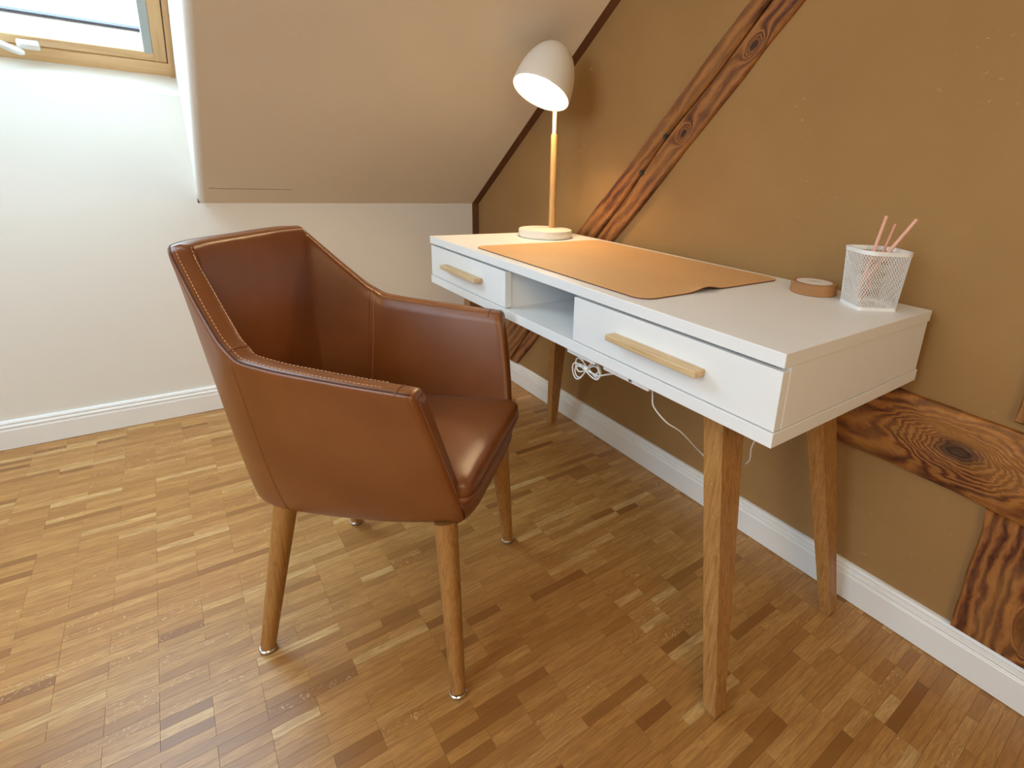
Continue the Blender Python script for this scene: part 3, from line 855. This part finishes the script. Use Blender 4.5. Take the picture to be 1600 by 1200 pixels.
def profile(i):
    N3 = np.array([nrm[i, 0], nrm[i, 1], 0.0]); th = arr[i, 8]
    P_ = []
    B0 = outer(i, 0)
    P_.append(np.array([B0[0] * .45, B0[1] * .35, .3375])); P_.append(np.array([B0[0] * .85, B0[1] * .8, .3335 if B0[2] < .333 else B0[2] - .002]))
    for h in HO: P_.append(outer(i, h))
    T = outer(i, 1.0)
    r_ = .0065
    P_.append(T + N3 * .0012 + np.array([0, 0, -.0045])); P_.append(T + N3 * .0045 + np.array([0, 0, -.0012])); P_.append(T + N3 * .010)
    P_.append(T + N3 * th * .5 + np.array([0, 0, .0015]))
    P_.append(T + N3 * (th - .010)); P_.append(T + N3 * (th - .0045) + np.array([0, 0, -.0012])); P_.append(T + N3 * (th - .0012) + np.array([0, 0, -.0045]))
    P_.append(T + N3 * th + np.array([0, 0, -.010]))
    for h in HI:
        o = outer(i, h); t_ = th * (.80 + .20 * h) - .003 * (1 - h)
        w_ = h ** 14; nn_ = nrm[i] * w_ + nS[i] * (1 - w_); nn_ /= np.linalg.norm(nn_); N3 = np.array([nn_[0], nn_[1], 0.0])
        P_.append(o + N3 * t_)
    return P_
profs = [profile(i) for i in range(NS)]
NP = len(profs[0])
i_out0, i_top = 2, 2 + len(HO)
# rounded front ends of the arms: extra shrunken rings
def end_ring(P_, f, fwd):
    P_ = np.array(P_); Q = P_.copy()
    n_o = 2 + len(HO) + 3
    outer_idx = list(range(2, n_o)); inner_idx = list(range(NP - 1, n_o, -1))
    # centre line: average of the outer and inner skins at equal height
    zi = P_[n_o:, 2][::-1]; yi = P_[n_o:, 1][::-1]; xi = P_[n_o:, 0][::-1]
    zo = P_[2:n_o, 2]; yo = P_[2:n_o, 1]; xo = P_[2:n_o, 0]
    zt_ = P_[:, 2].max()
    for k in range(NP):
        z = P_[k, 2]
        cy = .5 * (np.interp(z, zi, yi) + np.interp(z, zo, yo)); cx_ = .5 * (np.interp(z, zi, xi) + np.interp(z, zo, xo))
        d = np.array([cx_, cy, z]) - P_[k]; L = np.linalg.norm(d[:2])
        if L > 1e-6: Q[k] = P_[k] + d / L * min(f, L * .95)
        if z > zt_ - .013:
            zc = zt_ - .020
            tg = np.array([.5 * (np.interp(zc, zi, xi) + np.interp(zc, zo, xo)), .5 * (np.interp(zc, zi, yi) + np.interp(zc, zo, yo)), zc])
            d = tg - P_[k]; Q[k] = P_[k] + d / np.linalg.norm(d) * f
        Q[k, 0] += fwd
    return Q
rings = [end_ring(profs[0], .007, .0065), end_ring(profs[0], .0025, .004)] + [np.array(p) for p in profs] + [end_ring(profs[-1], .0025, .004), end_ring(profs[-1], .007, .0065)]
NR = len(rings)
vs = [tuple(p) for r_ in rings for p in r_]
fs = [(i * NP + k, i * NP + k + 1, (i + 1) * NP + k + 1, (i + 1) * NP + k) for i in range(NR - 1) for k in range(NP - 1)]
# close the arm fronts with a strip of quads between outer and inner skin
def cap(base):
    f_ = []; a = 2; b = NP - 1
    lo = 2; hi = NP - 1
    while hi - lo > 1:
        za, zb_ = vs[base + lo + 1][2], vs[base + hi - 1][2]
        if za < zb_ or hi - lo == 2: f_.append((base + lo, base + lo + 1, base + hi)); lo += 1
        else: f_.append((base + lo, base + hi - 1, base + hi)); hi -= 1
    return f_
fs += cap(0) + cap((NR - 1) * NP)
mb = MB(); mb.add(vs, fs)
shell = mb.build('shell', M_LEATHER, chair, smooth='all')
shell['label'] = 'padded leather shell forming arms and back'

# seams and stitching
def outer_pt(i, h, off=.0): 
    p = outer(i, h); return p - np.array([nrm[i, 0], nrm[i, 1], 0]) * off
iJ0 = 4 * 9 - 6; iJ1 = NS - 1 - iJ0
sm = MB()
idx = [k for k in range(NS)]
# piping groove along the outer top edge
sm.tube([tuple(np.array(profs[i][i_top + 1]) + np.array([0, 0, -.0004])) for i in idx], .0013, 6)
for i in (iJ0, iJ1):
    q_ = MB(); q_.tube([tuple(outer_pt(i, h, .0)) for h in (.02, .05, .1, .16, .22, .3, .4, .5, .6, .7, .8, .9, .97)], .0008, 6); q_.build('side_seam', M_SEAML, chair, smooth='all')
for ii in (0, NS - 1):      # seam down the front of each arm
    q_ = MB(); q_.tube([tuple(outer_pt(ii, h, -.0002) + np.array([-.0015 , 0, 0])) for h in (.10, .16, .25, .35, .45, .55, .65, .75, .85, .93, .98)], .0008, 6); q_.build('front_seam', M_SEAML, chair, smooth='all')
so = sm.build('seam_piping', M_SEAM, chair, smooth='all')
def cross(pts, rad):
    q = MB(); q.tube(pts, rad, 6); q.build('cross_seam', M_SEAML, chair, smooth='all')
for i in (iJ0 + 3, iJ1 - 3):
    ip = NP - len(HI) - 1
    cross([tuple(np.array(profs[i][k]) + np.array([nrm[i, 0], nrm[i, 1], 0]) * .0004) for k in range(ip, NP - 1)], .0010)
for i in (iJ0 + 1, iJ1 - 1):
    cross([tuple(np.array(profs[i][k]) + np.array([0, 0, .0004])) for k in range(i_top + 1, i_top + 7)], .0011)
for ii in (2, NS - 3):
    cross([tuple(np.array(profs[ii][k]) + np.array([0, 0, .0004])) for k in range(i_top, i_top + 8)], .0010)
st = MB()
def stitch(curve, L=.0042, gap_=.0028, rad=.00062):
    C_ = [Vector(c) for c in curve]; acc = 0; cum = [0]
    for a, b in zip(C_, C_[1:]): cum.append(cum[-1] + (b - a).length)
    def at(d):
        d = min(max(d, 0), cum[-1]); j = int(np.searchsorted(cum, d)); j = max(1, min(j, len(C_) - 1))
        t = (d - cum[j - 1]) / max(1e-9, cum[j] - cum[j - 1]); return C_[j - 1].lerp(C_[j], t)
    d = .002
    while d + L < cum[-1]:
        st.tube([at(d), at(d + L)], rad, 4); d += L + gap_
n0 = 4
rowA = [tuple(np.array(profs[i][i_top + 2]) + np.array([nrm[i, 0], nrm[i, 1], 0]) * .002 + np.array([0, 0, .0005])) for i in range(n0, NS - n0)]
rowB = [tuple(np.array(profs[i][i_top + 5]) + np.array([nrm[i, 0], nrm[i, 1], 0]) * .0005 + np.array([0, 0, .0004])) for i in range(n0, NS - n0)]
iM0 = 7 * 9; iM1 = NS - 1 - iM0
stitch(rowA[:iM0 - n0]); stitch(rowA[-(iM0 - n0):]); stitch(rowB[:iM0 - n0]); stitch(rowB[-(iM0 - n0):])
for i in (iJ0 + 3, iJ1 - 3):
    ip = NP - len(HI) - 1; s_ = 1 if i > NS / 2 else -1
    j = i + (2 if s_ > 0 else -2)
    stitch([tuple(np.array(profs[j][k]) + np.array([nrm[j, 0], nrm[j, 1], 0]) * .0006) for k in range(ip, NP - 1)])
for ii in (0, NS - 1):
    stitch([tuple(outer_pt(ii, h, -.008) + np.array([.0068, 0, 0])) for h in (.2, .35, .5, .65, .75, .85, .95)], .003, .003, .0004)
so = st.build('stitching', M_STITCH, chair); so['kind'] = 'stuff'; so['label'] = 'rows of light tan stitches'

# seat cushion
def cushion():
    mb = MB(); nu, nv = 36, 36
    a0, a1 = -.165, .237
    def halfw(a):
        t = (a - a0) / (a1 - a0); return .158 + .031 * t
    def outline(k, n_):
        # superellipse-like rounded outline
        an = 2 * math.pi * k / n_; c, s_ = math.cos(an), math.sin(an)
        e = .14
        u = math.copysign(abs(c) ** e, c); v_ = math.copysign(abs(s_) ** e, s_)
        a = (a0 + a1) / 2 + (a1 - a0) / 2 * u
        return a, halfw(a) * v_
    n_ = 120
    layers = []   # (inset, z)
    prof_ = [(.012, .398), (.004, .402), (.0, .410), (.0, .4165), (.0022, .4180), (.0, .4198), (.0, .430), (.0012, .4390), (.0045, .4460), (.010, .4500), (.022, .4530), (.050, .4555), (.10, .4570)]
    ca = (a0 + a1) / 2
    vs = []
    for ins_, z in prof_:
        for k in range(n_):
            a, s_ = outline(k, n_); L = math.hypot(a - ca, s_)
            f_ = max(0, 1 - ins_ / .18)
            a2 = ca + (a - ca) * (1 - ins_ / ((a1 - a0) / 2)); s2 = s_ * (1 - ins_ / .178)
            z2 = z - .010 * max(0, (ca - a2)) / .2 * 0
            vs.append((a2, s2, z2))
    nl = len(prof_)
    fs = [(i * n_ + k, i * n_ + (k + 1) % n_, (i + 1) * n_ + (k + 1) % n_, (i + 1) * n_ + k) for i in range(nl - 1) for k in range(n_)]
    vs.append((ca, 0, prof_[-1][1] + .0006)); c_ = len(vs) - 1
    fs += [((nl - 1) * n_ + k, (nl - 1) * n_ + (k + 1) % n_, c_) for k in range(n_)]
    fs.append(tuple(range(n_ - 1, -1, -1)))
    mb.add(vs, fs); o = mb.build('seat_cushion', M_LEATHER, chair, smooth='all')
    pp = MB(); pp.tube([( *outline(k, n_), .4180) for k in list(range(n_)) + [0]], .0013, 6, caps=False)
    q = pp.build('piping', M_SEAML, o, smooth='all')
    return o
cushion()
# front apron below the cushion
mb = MB(); rows = []
for (z, a, s_) in ((.404, .224, .180), (.388, .230, .176), (.370, .230, .168), (.354, .225, .157), (.342, .215, .145), (.335, .198, .132), (.332, .168, .12)):
    rows.append([(a - .012 * abs(2 * k / 24 - 1) ** 6, s_ * (2 * k / 24 - 1), z) for k in range(25)])
vs = [p for r_ in rows for p in r_]; nr = len(rows)
fs = [(i * 25 + k, i * 25 + k + 1, (i + 1) * 25 + k + 1, (i + 1) * 25 + k) for i in range(nr - 1) for k in range(24)]
vb = [(x - .05, y * .9, max(z, .345)) for x, y, z in vs]
k0 = len(vs); vs2 = vs + vb; fs2 = fs + [tuple(k0 + a for a in f[::-1]) for f in fs]
mb.add(vs2, fs2); mb.build('front_apron', M_LEATHER, chair, smooth='all')
# legs
inv = (Matrix.Translation(CO) @ Matrix.Rotation(CA, 4, 'Z')).inverted()
def chair_leg(foot, top, ax0=None):
    f_ = inv @ Vector(foot); t_ = inv @ Vector(top); mb = MB()
    d = t_ - f_; n_ = 8
    P_ = [f_ + Vector((0, 0, .010)) + (t_ - f_ - Vector((0, 0, .010))) * i / n_ for i in range(n_ + 1)]
    mb.tube(P_, [.0140 + (.0220 - .0140) * (i / n_) for i in range(n_ + 1)], 24)
    lg_ = mb.build('leg', M_CHLEG, chair, smooth=True)
    mb = MB(); mb.lathe([(.0, .0045), (.0155, .0045), (.0168, .0065), (.0168, .0098), (.0152, .0115), (0, .0115)], tuple(f_), 24)
    g_ = mb.build('leg_ring', M_CHROME, lg_, smooth=True); g_['label'] = 'shiny metal ring'
    mb = MB(); mb.lathe([(0, 0), (.0135, 0), (.0142, .0045), (0, .0046)], tuple(f_), 24)
    mb.build('felt_pad', M_PAD, lg_, smooth=True)
chair_leg((-1.169, -1.350, 0), (-1.098, -1.340, .338))
chair_leg((-.894, -1.669, 0), (-.872, -1.585, .338))
chair_leg((-.596, -1.337, 0), (-.668, -1.420, .350))
chair_leg((-.907, -1.030, 0), (-.935, -1.120, .350))
